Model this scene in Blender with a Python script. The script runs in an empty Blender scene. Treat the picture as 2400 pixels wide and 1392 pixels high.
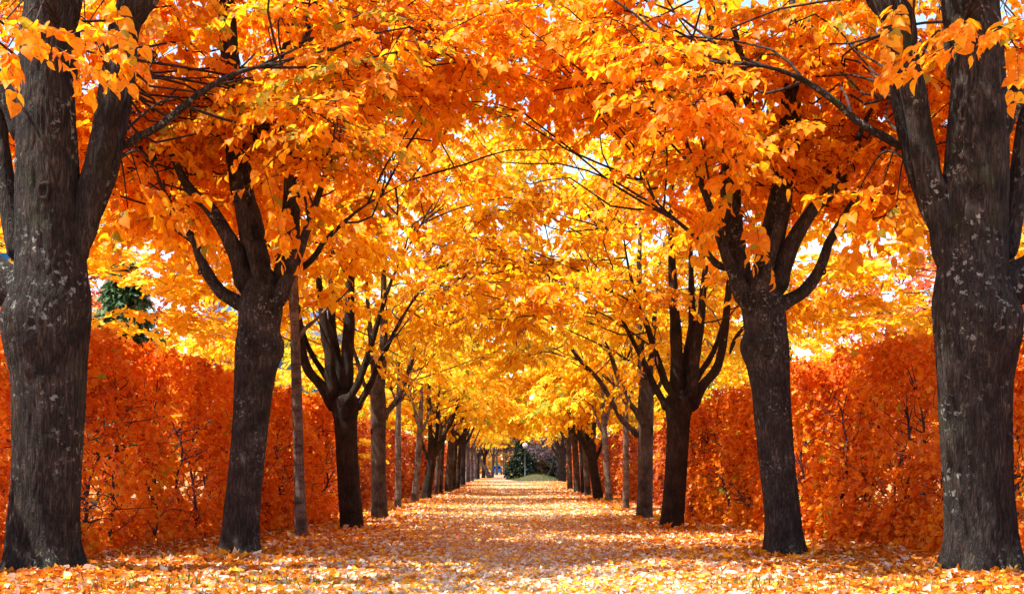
import bpy, math, random
import numpy as np
from mathutils import noise, Vector

# ------------------------------------------------------------------ set-up
SC = bpy.context.scene
COL = SC.collection
F = 50.0 / 36.0 * 2400.0          # focal length in photo pixels
H = 1.0                           # camera height
HOR = 1097.0                      # horizon row in the photo
R_ = math.radians
rng = np.random.default_rng(7)
random.seed(7)
noise.seed_set(7)


def depth(yb):
    """distance of a ground point seen at photo row yb"""
    return F * H / (yb - HOR)


def W(px, py, Y):
    return np.array([(px - 1200.0) * Y / F, Y, H + (HOR - py) * Y / F])


def unit(a):
    return a / np.maximum(np.linalg.norm(a, axis=-1, keepdims=True), 1e-9)


# ------------------------------------------------------------------ mesh builder
class MB:
    def __init__(self):
        self.v, self.loops, self.tot, self.mat, self.tone, self.n = [], [], [], [], [], 0

    def add(self, V, Fs, mat=0, tone=0.5):
        """V (n,3); Fs (m,k) indices"""
        V = np.asarray(V, float).reshape(-1, 3)
        Fs = np.asarray(Fs, dtype=np.int64)
        self.v.append(V)
        self.loops.append((Fs + self.n).ravel())
        self.tot.append(np.full(len(Fs), Fs.shape[1], np.int32))
        self.mat.append(np.full(len(Fs), mat, np.int32))
        t = np.asarray(tone, float)
        self.tone.append(np.full(len(V), float(t)) if t.ndim == 0 else t)
        self.n += len(V)

    def tube(self, P, R, sides=6, mat=0, tone=0.5, cap=True):
        P = np.asarray(P, float)
        R = np.asarray(R, float)
        n = len(P)
        T = unit(np.gradient(P, axis=0))
        ref = np.array([0.0, 1.0, 0.0]) if abs(T[:, 1]).mean() < 0.8 else np.array([1.0, 0, 0])
        U = unit(np.cross(T, ref))
        Vv = np.cross(T, U)
        a = np.arange(sides) * 2 * math.pi / sides
        ring = (U[:, None, :] * np.cos(a)[None, :, None] + Vv[:, None, :] * np.sin(a)[None, :, None]) * R[:, None, None]
        V = (P[:, None, :] + ring).reshape(-1, 3)
        i = np.arange(n - 1)[:, None] * sides
        j = np.arange(sides)[None, :]
        k = (j + 1) % sides
        Q = np.stack([i + j, i + k, i + sides + k, i + sides + j], -1).reshape(-1, 4)
        self.add(V, Q[:, ::-1], mat, tone)
        if cap:
            self.loops.append(np.arange(sides) + (n - 1) * sides + self.n - n * sides)
            self.tot.append(np.array([sides], np.int32))
            self.mat.append(np.array([mat], np.int32))

    def box(self, x0, x1, y0, y1, z0, z1, mat=0):
        V = [(x, y, z) for z in (z0, z1) for x, y in ((x0, y0), (x1, y0), (x1, y1), (x0, y1))]
        self.add(V, [(3, 2, 1, 0), (4, 5, 6, 7), (0, 1, 5, 4), (1, 2, 6, 5), (2, 3, 7, 6), (3, 0, 4, 7)], mat)

    def build(self, name, mats, parent=None, smooth=False):
        V = np.concatenate(self.v)
        L = np.concatenate(self.loops).astype(np.int32)
        T = np.concatenate(self.tot)
        S = np.concatenate([[0], np.cumsum(T)[:-1]]).astype(np.int32)
        me = bpy.data.meshes.new(name)
        me.vertices.add(len(V))
        me.vertices.foreach_set('co', V.astype(np.float32).ravel())
        me.loops.add(len(L))
        me.loops.foreach_set('vertex_index', L)
        me.polygons.add(len(T))
        me.polygons.foreach_set('loop_start', S)
        me.polygons.foreach_set('loop_total', T)
        me.polygons.foreach_set('material_index', np.concatenate(self.mat))
        if smooth:
            me.polygons.foreach_set('use_smooth', np.ones(len(T), bool))
        at = me.attributes.new('tone', 'FLOAT', 'POINT')
        at.data.foreach_set('value', np.concatenate(self.tone).astype(np.float32))
        me.update(calc_edges=True)
        me.validate()
        for m in (mats if isinstance(mats, (list, tuple)) else [mats]):
            me.materials.append(m)
        o = bpy.data.objects.new(name, me)
        COL.objects.link(o)
        o.parent = parent
        return o


def tag(o, label=None, cat=None, group=None, kind=None):
    if label: o['label'] = label
    if cat: o['category'] = cat
    if group: o['group'] = group
    if kind: o['kind'] = kind
    return o


def thing(name, loc, label, cat, group=None):
    o = bpy.data.objects.new(name, None)
    o.empty_display_size = 0.3
    COL.objects.link(o)
    o.location = loc
    return tag(o, label, cat, group)


# ------------------------------------------------------------------ materials
def new_mat(name):
    m = bpy.data.materials.new(name)
    m.use_nodes = True
    nt = m.node_tree
    nt.nodes.clear()
    return m, nt, (lambda t, **k: _node(nt, t, **k))


def _node(nt, t, **k):
    n = nt.nodes.new(t)
    for a, b in k.items():
        if hasattr(n, a):
            setattr(n, a, b)
        else:
            n.inputs[a].default_value = b
    return n


def ramp(nt, stops, interp='LINEAR'):
    r = nt.nodes.new('ShaderNodeValToRGB')
    r.color_ramp.interpolation = interp
    e = r.color_ramp.elements
    while len(e) > 1:
        e.remove(e[0])
    e[0].position, e[0].color = stops[0][0], (*stops[0][1], 1)
    for p, c in stops[1:]:
        x = e.new(p)
        x.color = (*c, 1)
    return r


def leaf_mat(name, stops, transl=0.5, rough=0.5, spec=0.3, spots=True):
    m, nt, N = new_mat(name)
    at = N('ShaderNodeAttribute', attribute_name='tone')
    rp = ramp(nt, stops)
    nt.links.new(at.outputs['Fac'], rp.inputs[0])
    col = rp.outputs[0]
    if spots:   # blotches and brown specks on the blades
        tc = N('ShaderNodeTexCoord')
        nz = N('ShaderNodeTexNoise', Scale=28.0, Detail=2.0)
        nt.links.new(tc.outputs['Object'], nz.inputs['Vector'])
        r2 = ramp(nt, [(0.28, (0.45, 0.40, 0.35)), (0.42, (1, 1, 1))])
        nt.links.new(nz.outputs[0], r2.inputs[0])
        mx = N('ShaderNodeMix', data_type='RGBA', blend_type='MULTIPLY')
        mx.inputs[0].default_value = 1.0
        nt.links.new(col, mx.inputs[6])
        nt.links.new(r2.outputs[0], mx.inputs[7])
        col = mx.outputs[2]
    pb = N('ShaderNodeBsdfPrincipled', Roughness=rough)
    pb.inputs['Specular IOR Level'].default_value = spec
    nt.links.new(col, pb.inputs['Base Color'])
    tr = N('ShaderNodeBsdfTranslucent')
    nt.links.new(col, tr.inputs['Color'])
    mix = N('ShaderNodeMixShader')
    mix.inputs[0].default_value = transl
    nt.links.new(pb.outputs[0], mix.inputs[1])
    nt.links.new(tr.outputs[0], mix.inputs[2])
    out = N('ShaderNodeOutputMaterial')
    nt.links.new(mix.outputs[0], out.inputs[0])
    return m


def bark_mat(name, dark, mid, lichen=0.0, moss=0.0, scale=1.0, bump=0.6, rings=0.0):
    m, nt, N = new_mat(name)
    L = nt.links.new
    tc = N('ShaderNodeTexCoord')
    mp = N('ShaderNodeMapping')
    mp.inputs['Scale'].default_value = (26 * scale, 26 * scale, 4.2 * scale)
    L(tc.outputs['Object'], mp.inputs['Vector'])
    ridge = N('ShaderNodeTexNoise', Scale=1.0, Detail=5.0, Roughness=0.62, Distortion=0.7)
    L(mp.outputs[0], ridge.inputs['Vector'])
    big = N('ShaderNodeTexNoise', Scale=3.2 * scale, Detail=4.0, Roughness=0.6)
    L(tc.outputs['Object'], big.inputs['Vector'])
    fs = ramp(nt, [(0.36, (1, 1, 1)), (0.47, (.35, .35, .35)), (0.5, (0, 0, 0)), (0.53, (.35, .35, .35)), (0.66, (1, 1, 1))])
    L(ridge.outputs[0], fs.inputs[0])
    c1 = ramp(nt, [(0.0, dark), (0.35, tuple((a + b) * .5 for a, b in zip(dark, mid))), (1.0, mid)])
    L(fs.outputs[0], c1.inputs[0])
    c2 = ramp(nt, [(0.34, (0.32, 0.28, 0.26)), (0.5, (.85, .8, .76)), (0.68, (1.4, 1.34, 1.28))])
    L(big.outputs[0], c2.inputs[0])
    mx = N('ShaderNodeMix', data_type='RGBA', blend_type='MULTIPLY')
    mx.inputs[0].default_value = 1.0
    L(c1.outputs[0], mx.inputs[6]); L(c2.outputs[0], mx.inputs[7])
    col = mx.outputs[2]
    if rings:
        mp2 = N('ShaderNodeMapping')
        mp2.inputs['Scale'].default_value = (5, 5, 30)
        L(tc.outputs['Object'], mp2.inputs['Vector'])
        rn = N('ShaderNodeTexNoise', Scale=1.0, Detail=2.0)
        L(mp2.outputs[0], rn.inputs['Vector'])
        rr = ramp(nt, [(0.56, (1, 1, 1)), (0.66, (0.45, 0.4, 0.38))])
        L(rn.outputs[0], rr.inputs[0])
        m3 = N('ShaderNodeMix', data_type='RGBA', blend_type='MULTIPLY')
        m3.inputs[0].default_value = rings
        L(col, m3.inputs[6]); L(rr.outputs[0], m3.inputs[7])
        col = m3.outputs[2]
    if lichen:
        vo = N('ShaderNodeTexVoronoi', Scale=13.0 * scale)
        wob = N('ShaderNodeTexNoise', Scale=30.0, Detail=3.0)
        L(tc.outputs['Object'], wob.inputs['Vector'])
        av = N('ShaderNodeMix', data_type='RGBA', blend_type='LINEAR_LIGHT')
        av.inputs[0].default_value = 0.06
        L(tc.outputs['Object'], av.inputs[6]); L(wob.outputs['Color'], av.inputs[7])
        L(av.outputs[2], vo.inputs['Vector'])
        lr = ramp(nt, [(0.20, (1, 1, 1)), (0.34, (0, 0, 0))])
        L(vo.outputs['Distance'], lr.inputs[0])
        pn = N('ShaderNodeTexNoise', Scale=2.1, Detail=2.0)
        L(tc.outputs['Object'], pn.inputs['Vector'])
        pr = ramp(nt, [(0.5, (0, 0, 0)), (0.62, (1, 1, 1))])
        L(pn.outputs[0], pr.inputs[0])
        ml = N('ShaderNodeMath', operation='MULTIPLY')
        L(lr.outputs[0], ml.inputs[0]); L(pr.outputs[0], ml.inputs[1])
        m2 = N('ShaderNodeMath', operation='MULTIPLY')
        m2.inputs[1].default_value = lichen
        L(ml.outputs[0], m2.inputs[0])
        m4 = N('ShaderNodeMix', data_type='RGBA')
        L(m2.outputs[0], m4.inputs[0]); L(col, m4.inputs[6])
        m4.inputs[7].default_value = (0.30, 0.33, 0.29, 1)
        col = m4.outputs[2]
    if moss:
        mn = N('ShaderNodeTexNoise', Scale=1.5, Detail=5.0, Roughness=0.7)
        L(tc.outputs['Object'], mn.inputs['Vector'])
        mr = ramp(nt, [(0.56, (0, 0, 0)), (0.7, (moss, moss, moss))])
        L(mn.outputs[0], mr.inputs[0])
        m5 = N('ShaderNodeMix', data_type='RGBA')
        L(mr.outputs[0], m5.inputs[0]); L(col, m5.inputs[6])
        m5.inputs[7].default_value = (0.035, 0.05, 0.015, 1)
        col = m5.outputs[2]
    pb = N('ShaderNodeBsdfPrincipled', Roughness=0.85)
    pb.inputs['Specular IOR Level'].default_value = 0.25
    L(col, pb.inputs['Base Color'])
    fine = N('ShaderNodeTexNoise', Scale=60 * scale, Detail=3.0)
    L(tc.outputs['Object'], fine.inputs['Vector'])
    ad = N('ShaderNodeMath', operation='MULTIPLY_ADD')
    ad.inputs[1].default_value = 0.4
    L(fine.outputs[0], ad.inputs[0]); L(fs.outputs[0], ad.inputs[2])
    bp = N('ShaderNodeBump', Strength=bump, Distance=0.03)
    L(ad.outputs[0], bp.inputs['Height'])
    L(bp.outputs[0], pb.inputs['Normal'])
    out = N('ShaderNodeOutputMaterial')
    L(pb.outputs[0], out.inputs[0])
    return m


def plain_mat(name, col, rough=0.6, metal=0.0, var=0.15, scale=6.0):
    m, nt, N = new_mat(name)
    L = nt.links.new
    tc = N('ShaderNodeTexCoord')
    nz = N('ShaderNodeTexNoise', Scale=scale, Detail=4.0)
    L(tc.outputs['Object'], nz.inputs['Vector'])
    r = ramp(nt, [(0.3, tuple(c * (1 - var) for c in col)), (0.7, tuple(c * (1 + var) for c in col))])
    L(nz.outputs[0], r.inputs[0])
    pb = N('ShaderNodeBsdfPrincipled', Roughness=rough, Metallic=metal)
    L(r.outputs[0], pb.inputs['Base Color'])
    out = N('ShaderNodeOutputMaterial')
    L(pb.outputs[0], out.inputs[0])
    return m


def litter_mat(name, stops, scale=11.0):
    """ground thickly covered with fallen leaves"""
    m, nt, N = new_mat(name)
    L = nt.links.new
    tc = N('ShaderNodeTexCoord')
    wob = N('ShaderNodeTexNoise', Scale=9.0, Detail=2.0)
    L(tc.outputs['Object'], wob.inputs['Vector'])
    av = N('ShaderNodeMix', data_type='RGBA', blend_type='LINEAR_LIGHT')
    av.inputs[0].default_value = 0.05
    L(tc.outputs['Object'], av.inputs[6]); L(wob.outputs['Color'], av.inputs[7])
    v1 = N('ShaderNodeTexVoronoi', Scale=scale)
    L(av.outputs[2], v1.inputs['Vector'])
    sep = N('ShaderNodeSeparateColor')
    L(v1.outputs['Color'], sep.inputs[0])
    r1 = ramp(nt, stops)
    L(sep.outputs[0], r1.inputs[0])
    ed = ramp(nt, [(0.25, (1, 1, 1)), (0.62, (0.35, 0.25, 0.2))])
    L(v1.outputs['Distance'], ed.inputs[0])
    mx = N('ShaderNodeMix', data_type='RGBA', blend_type='MULTIPLY')
    mx.inputs[0].default_value = 0.8
    L(r1.outputs[0], mx.inputs[6]); L(ed.outputs[0], mx.inputs[7])
    big = N('ShaderNodeTexNoise', Scale=0.6, Detail=4.0)
    L(tc.outputs['Object'], big.inputs['Vector'])
    br = ramp(nt, [(0.35, (0.75, 0.62, 0.55)), (0.65, (1.1, 1.1, 1.1))])
    L(big.outputs[0], br.inputs[0])
    m2 = N('ShaderNodeMix', data_type='RGBA', blend_type='MULTIPLY')
    m2.inputs[0].default_value = 1.0
    L(mx.outputs[2], m2.inputs[6]); L(br.outputs[0], m2.inputs[7])
    pb = N('ShaderNodeBsdfPrincipled', Roughness=0.7)
    pb.inputs['Specular IOR Level'].default_value = 0.2
    L(m2.outputs[2], pb.inputs['Base Color'])
    bp = N('ShaderNodeBump', Strength=0.9, Distance=0.05)
    L(sep.outputs[1], bp.inputs['Height'])
    L(bp.outputs[0], pb.inputs['Normal'])
    out = N('ShaderNodeOutputMaterial')
    L(pb.outputs[0], out.inputs[0])
    return m


M = {}
M['orange'] = leaf_mat('orange_linden_leaf', [(0.0, (0.70, 0.19, 0.006)), (0.3, (0.90, 0.32, 0.006)), (0.65, (0.94, 0.41, 0.008)), (0.93, (0.95, 0.54, 0.014)), (0.98, (0.42, 0.34, 0.02))], transl=0.66)  # shade of the near crowns is put into this deeper orange hue
M['amber'] = leaf_mat('amber_linden_leaf', [(0.0, (0.76, 0.25, 0.004)), (0.3, (0.90, 0.43, 0.006)), (0.7, (0.94, 0.56, 0.010)), (1.0, (0.95, 0.68, 0.03))], transl=0.68)  # hue between shaded orange and sunlit gold, light put into the colour
M['gold'] = leaf_mat('golden_linden_leaf', [(0.0, (0.80, 0.34, 0.008)), (0.25, (0.93, 0.53, 0.010)), (0.7, (0.95, 0.66, 0.02)), (0.95, (0.95, 0.74, 0.07)), (1.0, (0.36, 0.42, 0.03))], transl=0.68)  # sunlit look of the farther crowns is put into this yellower hue
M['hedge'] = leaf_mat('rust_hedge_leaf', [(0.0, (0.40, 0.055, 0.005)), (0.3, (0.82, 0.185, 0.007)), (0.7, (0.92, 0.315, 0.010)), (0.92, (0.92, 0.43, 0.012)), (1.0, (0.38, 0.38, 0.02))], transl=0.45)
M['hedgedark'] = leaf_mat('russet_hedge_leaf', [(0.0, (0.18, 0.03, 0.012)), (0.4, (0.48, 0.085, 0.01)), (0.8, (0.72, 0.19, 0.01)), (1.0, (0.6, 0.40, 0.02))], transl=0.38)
M['red'] = leaf_mat('red_maple_leaf', [(0.0, (0.42, 0.05, 0.06)), (0.4, (0.72, 0.13, 0.05)), (0.7, (0.85, 0.28, 0.03)), (1.0, (0.90, 0.55, 0.05))])
M['yellow'] = leaf_mat('yellow_maple_leaf', [(0.0, (0.85, 0.38, 0.01)), (0.5, (0.92, 0.58, 0.012)), (1.0, (0.92, 0.68, 0.03))])
M['lime'] = leaf_mat('lime_leaf', [(0.0, (0.25, 0.32, 0.02)), (0.5, (0.55, 0.52, 0.02)), (1.0, (0.85, 0.6, 0.02))])
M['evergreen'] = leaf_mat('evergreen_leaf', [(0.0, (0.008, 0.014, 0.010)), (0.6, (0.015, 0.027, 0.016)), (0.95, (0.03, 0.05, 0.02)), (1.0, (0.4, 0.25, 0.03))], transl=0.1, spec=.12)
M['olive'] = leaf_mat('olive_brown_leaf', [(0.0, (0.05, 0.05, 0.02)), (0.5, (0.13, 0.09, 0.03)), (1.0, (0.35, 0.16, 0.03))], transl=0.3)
M['mauve'] = leaf_mat('hazy_brown_leaf', [(0.0, (0.045, 0.035, 0.06)), (0.6, (0.11, 0.075, 0.10)), (0.9, (0.24, 0.12, 0.06)), (1.0, (0.45, 0.22, 0.04))], transl=0.3)  # purple of the distant haze is put into the brown leaf colour
M['fallen'] = leaf_mat('fallen_leaf', [(0.0, (0.34, 0.08, 0.012)), (0.15, (0.70, 0.20, 0.012)), (0.38, (0.82, 0.34, 0.015)), (0.62, (0.86, 0.50, 0.04)), (0.68, (0.66, 0.48, 0.30)), (1.0, (0.78, 0.65, 0.50))], transl=0.2, rough=0.55, spec=0.25)
M['bract'] = leaf_mat('dry_seed_bract', [(0.0, (0.30, 0.13, 0.09)), (1.0, (0.62, 0.38, 0.28))], transl=0.3, spots=False)
M['evergreen_light'] = leaf_mat('green_needle', [(0.0, (0.025, 0.07, 0.025)), (0.6, (0.05, 0.13, 0.04)), (1.0, (0.16, 0.22, 0.05))], transl=0.3)
M['grass'] = leaf_mat('grass_blade', [(0.0, (0.06, 0.13, 0.015)), (1.0, (0.20, 0.30, 0.05))], transl=0.45, spots=False)
M['bark_old'] = bark_mat('old_linden_bark', (0.005, 0.004, 0.0035), (0.064, 0.052, 0.044), lichen=0.9, moss=0.8, bump=0.9)
M['bark_mid'] = bark_mat('linden_bark', (0.008, 0.006, 0.005), (0.082, 0.064, 0.054), lichen=0.7, moss=0.5, scale=1.4, bump=0.8)
M['bark_dark'] = bark_mat('dark_linden_bark', (0.007, 0.005, 0.004), (0.052, 0.033, 0.025), moss=0.5, scale=1.3, bump=0.7)
M['bark_pale'] = bark_mat('pale_young_bark', (0.07, 0.055, 0.047), (0.21, 0.165, 0.14), scale=1.6, bump=0.4, rings=0.8)
M['bark_grey'] = bark_mat('grey_bark', (0.03, 0.023, 0.02), (0.13, 0.10, 0.088), scale=1.3, bump=0.6)
M['twig'] = bark_mat('twig_bark', (0.015, 0.010, 0.009), (0.05, 0.035, 0.03), scale=2.0, bump=0.2)
M['stem'] = bark_mat('hedge_stem_bark', (0.03, 0.016, 0.02), (0.11, 0.065, 0.07), scale=2.0, bump=0.3)
M['cut'] = plain_mat('cut_wood', (0.30, 0.22, 0.18), 0.8, scale=20)
M['litter'] = litter_mat('leaf_litter', [(0.0, (0.26, 0.06, 0.01)), (0.25, (0.66, 0.19, 0.01)), (0.5, (0.84, 0.34, 0.012)), (0.75, (0.86, 0.48, 0.04)), (0.85, (0.7, 0.52, 0.38)), (1.0, (0.78, 0.66, 0.56))], 16.0)
M['gravel'] = litter_mat('leafy_gravel', [(0.0, (0.35, 0.10, 0.03)), (0.2, (0.74, 0.22, 0.02)), (0.45, (0.86, 0.42, 0.03)), (0.58, (0.62, 0.50, 0.42)), (1.0, (0.82, 0.72, 0.64))], 18.0)
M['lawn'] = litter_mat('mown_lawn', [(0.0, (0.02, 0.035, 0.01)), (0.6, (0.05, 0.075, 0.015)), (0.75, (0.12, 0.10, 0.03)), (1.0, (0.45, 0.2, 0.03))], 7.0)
M['field'] = litter_mat('dry_grass_field', [(0.0, (0.35, 0.27, 0.13)), (0.7, (0.52, 0.42, 0.22)), (1.0, (0.65, 0.42, 0.12))], 7.0)

# ------------------------------------------------------------------ leaves
# x across, y along the blade, z off the blade (fold and droop)
LINDEN = (np.array([(0, 0, 0), (0, .34, -.02), (0, .74, -.05), (.03, 1.16, -.19),
                    (-.26, -.09, .05), (-.48, .16, .12), (-.46, .50, .12), (-.25, .84, .03),
                    (.26, -.09, .05), (.50, .16, .12), (.45, .50, .12), (.23, .84, .03)]),
          np.array([(0, 1, 5, 4), (1, 2, 6, 5), (2, 3, 7, 6), (0, 8, 9, 1), (1, 9, 10, 2), (2, 10, 11, 3)]))
MAPLE = (np.array([(0, 0, 0), (-.55, .22, .12), (-.22, .38, .02), (-.42, .82, .10), (0, .62, -.03),
                   (0, 1.08, -.12), (.42, .82, .10), (.22, .38, .02), (.55, .22, .12)]),
         np.array([(0, 2, 1, 1), (0, 4, 3, 2), (4, 6, 5, 3), (0, 7, 6, 4), (0, 8, 7, 7)]))
MAPLE = (MAPLE[0], np.array([(0, 4, 2, 1), (2, 4, 5, 3), (0, 8, 7, 4), (7, 6, 5, 4)]))
STRIP = (np.array([(-.10, 0, 0), (.10, 0, 0), (.13, .5, .05), (-.13, .5, -.03), (.04, 1, -.08), (-.05, 1, -.05)]),
         np.array([(0, 1, 2, 3), (3, 2, 4, 5)]))


def put_leaves(mb, pos, direc, nrm, size, tone, tpl=LINDEN, mat=0, curl=None):
    n = len(pos)
    d = unit(direc)
    nn = unit(nrm - d * (nrm * d).sum(-1, keepdims=True))
    b = np.cross(d, nn)
    T, Fs = tpl
    k = len(T)
    size = np.broadcast_to(np.asarray(size, float), (n,))
    T3 = np.broadcast_to(T, (n, k, 3)).copy()
    if curl is not None:      # bend each blade by its own amount
        T3[:, :, 2] += curl[:, None] * (T3[:, :, 1] - .4) ** 2
        T3[:, :, 2] += (curl * .9)[:, None] * T3[:, :, 0] ** 2
    V = pos[:, None, :] + size[:, None, None] * (T3[:, :, 0:1] * b[:, None, :] + T3[:, :, 1:2] * d[:, None, :] + T3[:, :, 2:3] * nn[:, None, :])
    FF = (np.arange(n)[:, None, None] * k + Fs[None]).reshape(-1, 4)
    mb.add(V.reshape(-1, 3), FF, mat, np.repeat(tone, k))


def sprays(mb, S, D, L, K, size, droop=0.3, tpl=LINDEN, twigmat=1, r=None, bias=None, tonek=(0., 1.), tr=0.004):
    r = r or rng
    n = len(S)
    D = unit(D)
    t = (np.linspace(0.10, 1.0, K)[None] + r.normal(0, .025, (n, K))).clip(0.02, 1.05)
    dn = np.array([0, 0, -1.0])
    L = np.broadcast_to(np.asarray(L, float), (n,))
    LL = L[:, None, None]
    pos = S[:, None] + D[:, None] * LL * t[..., None] + dn * droop * LL * t[..., None] ** 2
    tan = unit(D[:, None] + dn * 2 * droop * t[..., None])
    side = unit(np.cross(tan, np.array([0, 0, 1.0])) + 1e-6)
    up = np.cross(side, tan)
    sg = np.where(np.arange(K) % 2 == 0, 1.0, -1.0)[None, :, None] * np.where(r.random((n, 1, 1)) < .5, 1, -1)
    sg = sg * np.where(np.arange(K) == K - 1, 0.0, 1.0)[None, :, None]
    ld = unit(tan * .5 + side * sg * .75 + dn * r.uniform(.05, .75, (n, K, 1)) + r.normal(0, .22, (n, K, 3)))
    nr = up + r.normal(0, .55, (n, K, 3))
    p2 = pos + ld * 0.03
    base = r.normal(.5, .16, (n, 1)) if bias is None else bias[:, None]
    tone = (base + r.normal(0, .2, (n, K))).clip(0, 1) * (tonek[1] - tonek[0]) + tonek[0]
    sz = size * r.uniform(.7, 1.2, (n, K))
    put_leaves(mb, p2.reshape(-1, 3), ld.reshape(-1, 3), nr.reshape(-1, 3), sz.ravel(), tone.ravel(), tpl, 0, r.normal(0, .35, n * K))
    if twigmat is not None:
        tt = np.array([0, .5, 1.0])[None, :, None]
        P = S[:, None] + D[:, None] * LL * tt + dn * droop * LL * tt ** 2
        a = np.arange(3) * 2 * math.pi / 3
        s0 = side[:, 0][:, None, None]
        u0 = up[:, 0][:, None, None]
        rad = np.array([tr, tr * .7, tr * .3])[None, :, None, None]
        ring = (s0 * np.cos(a)[None, None, :, None] + u0 * np.sin(a)[None, None, :, None]) * rad
        V = (P[:, :, None] + ring).reshape(-1, 3)
        q = []
        for i in range(2):
            for j in range(3):
                k = (j + 1) % 3
                q.append((i * 3 + j, i * 3 + k, i * 3 + 3 + k, i * 3 + 3 + j))
        Q = (np.arange(n)[:, None, None] * 9 + np.array(q)[None]).reshape(-1, 4)
        mb.add(V, Q, twigmat, .5)


def smooth_path(P, n):
    """Catmull-Rom through the rows of P, n samples in all"""
    P = np.asarray(P, float)
    if len(P) < 3:
        return P[0] + (P[-1] - P[0]) * np.linspace(0, 1, n)[:, None]
    Q = np.vstack([2 * P[0] - P[1], P, 2 * P[-1] - P[-2]])
    seg = len(P) - 1
    u = np.linspace(0, seg - 1e-6, n)
    i = u.astype(int)
    t = (u - i)[:, None]
    a, b, c, d = Q[i], Q[i + 1], Q[i + 2], Q[i + 3]
    return .5 * (2 * b + (c - a) * t + (2 * a - 5 * b + 4 * c - d) * t ** 2 + (3 * b - a - 3 * c + d) * t ** 3)


def crown(mb, limbs, cx, cy, rx, ry, z0, z1, nb, ns, nl, size, seed, lowbias=1.6, spl=.85, droop=.32, edge_drop=.3,
          tpl=LINDEN, outward=None, keep=None, br=.015, tonek=(0., 1.), tr=0.004):
    """boughs that leave the limbs and end in clumps of leafy sprays, local coordinates"""
    r = np.random.default_rng(seed)
    limbs = np.asarray(limbs)
    made = 0
    tries = 0
    while made < nb and tries < nb * 20:
        tries += 1
        rho = math.sqrt(r.random())
        th = r.random() * 2 * math.pi
        x, y = cx + rx * rho * math.cos(th), cy + ry * rho * math.sin(th)
        lo = z0 - edge_drop * rho
        hi = z0 + (z1 - z0) * math.sqrt(max(0.05, 1 - rho * rho))
        z = lo + (hi - lo) * r.beta(1, lowbias)
        C = np.array([x, y, z])
        if keep is not None and not keep(C):
            continue
        made += 1
        cand = limbs[limbs[:, 2] < z + .2]
        if len(cand) == 0:
            cand = limbs
        dd = np.linalg.norm((cand - C) * np.array([1, 1, .8]), axis=1)
        S = cand[np.argmin(dd + r.uniform(0, 1.9, len(dd)))]
        mid = (S + C) / 2 + np.array([r.normal(0, .28), r.normal(0, .28), r.uniform(-.02, .2) * np.linalg.norm(C - S)])
        P = smooth_path([S, (S * .55 + mid * .45) + r.normal(0, .12, 3), mid, (C + mid) / 2 + r.normal(0, .13, 3), C], 9)
        mb.tube(P, np.linspace(br * (.6 + .12 * np.linalg.norm(C - S)), br * .25, 9), 5, 1, cap=False)
        u = r.uniform(.35, 1.0, ns) ** .7
        idx = np.minimum((u * 8).astype(int), 7)
        st = P[idx] + (P[idx + 1] - P[idx]) * ((u * 8) - idx)[:, None]
        out = unit(np.array([x - limbs[0, 0], y - limbs[0, 1], 0.0]))
        a = r.uniform(0, 2 * math.pi, ns)
        D = np.stack([np.cos(a), np.sin(a), r.uniform(-.35, .45, ns)], -1) + out * .6
        b = np.full(ns, r.normal(.5, .17)) + r.normal(0, .1, ns)
        if keep is not None:
            ok = np.array([bool(keep(q)) for q in st])
            if not ok.any():
                continue
            st, D, b = st[ok], D[ok], b[ok]
        sprays(mb, st, D, r.uniform(.5, 1.15, len(st)) * spl, nl, size, droop, tpl, 1, r, b, tonek, tr)


# ------------------------------------------------------------------ trunks
def trunk_part(rows, Y, base, mat, parent, mirror=False, n=40, step=.05, ridge=.006, lump=.03, seed=0, lobes=.10):
    """rows: (photo row, left edge, right edge) of a trunk standing at distance Y"""
    rows = sorted(rows, key=lambda q: -q[0])
    C, R = [], []
    for y, a, b in rows:
        if mirror:
            a, b = 2400 - b, 2400 - a
        p = W((a + b) / 2, y, Y) - base
        C.append(p)
        R.append((b - a) / 2 * Y / F)
    C = np.array(C)
    C[:, 1] = 0
    m = max(8, int((C[-1, 2] - C[0, 2]) / step))
    PR = smooth_path(np.hstack([C, np.array(R)[:, None]]), m)
    P, R = PR[:, :3], PR[:, 3]
    P = np.vstack([P[0] - np.array([0, 0, .18]), P])
    R = np.concatenate([[R[0] * 1.12], R])
    for f, q in ((.9, .35), (.68, .6), (.36, .8), (.05, .88)):       # rounded over between the limbs
        P = np.vstack([P, P[m] + np.array([0, 0, q * R[m] * .8])])
        R = np.append(R, R[m] * f)
    th = np.arange(n) * 2 * math.pi / n
    V = np.zeros((len(P), n, 3))
    off = seed * 13.7
    for i in range(len(P)):
        z = P[i, 2]
        for j in range(n):
            c, s = math.cos(th[j]), math.sin(th[j])
            lo = noise.noise(Vector((c * 1.1 + off, s * 1.1, z * 1.2))) * lump
            fl = lobes * math.exp(-max(z, 0) / .2) * math.cos(5 * th[j] + off + 1.3 * noise.noise(Vector((c + off, s, 0))))
            rg = 0.0
            if ridge:
                q = noise.noise(Vector((c * R[i] * 26 + off, s * R[i] * 26, z * 3.2)))
                rg = ridge * (1 - 2.2 * abs(q)) * min(1.0, R[i] / .1)
            rr = R[i] * (1 + lo + fl) + rg
            V[i, j] = P[i] + np.array([c * rr, s * rr, 0])
    i = np.arange(len(P) - 1)[:, None] * n
    j = np.arange(n)[None]
    k = (j + 1) % n
    Q = np.stack([i + j, i + k, i + n + k, i + n + j], -1).reshape(-1, 4)
    mb = MB()
    mb.add(V.reshape(-1, 3), Q)
    mb.loops.append(np.arange(n) + (len(P) - 1) * n)
    mb.tot.append(np.array([n], np.int32)); mb.mat.append(np.array([0], np.int32))
    o = mb.build('trunk', mat, parent, True)
    return o, P, R


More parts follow.
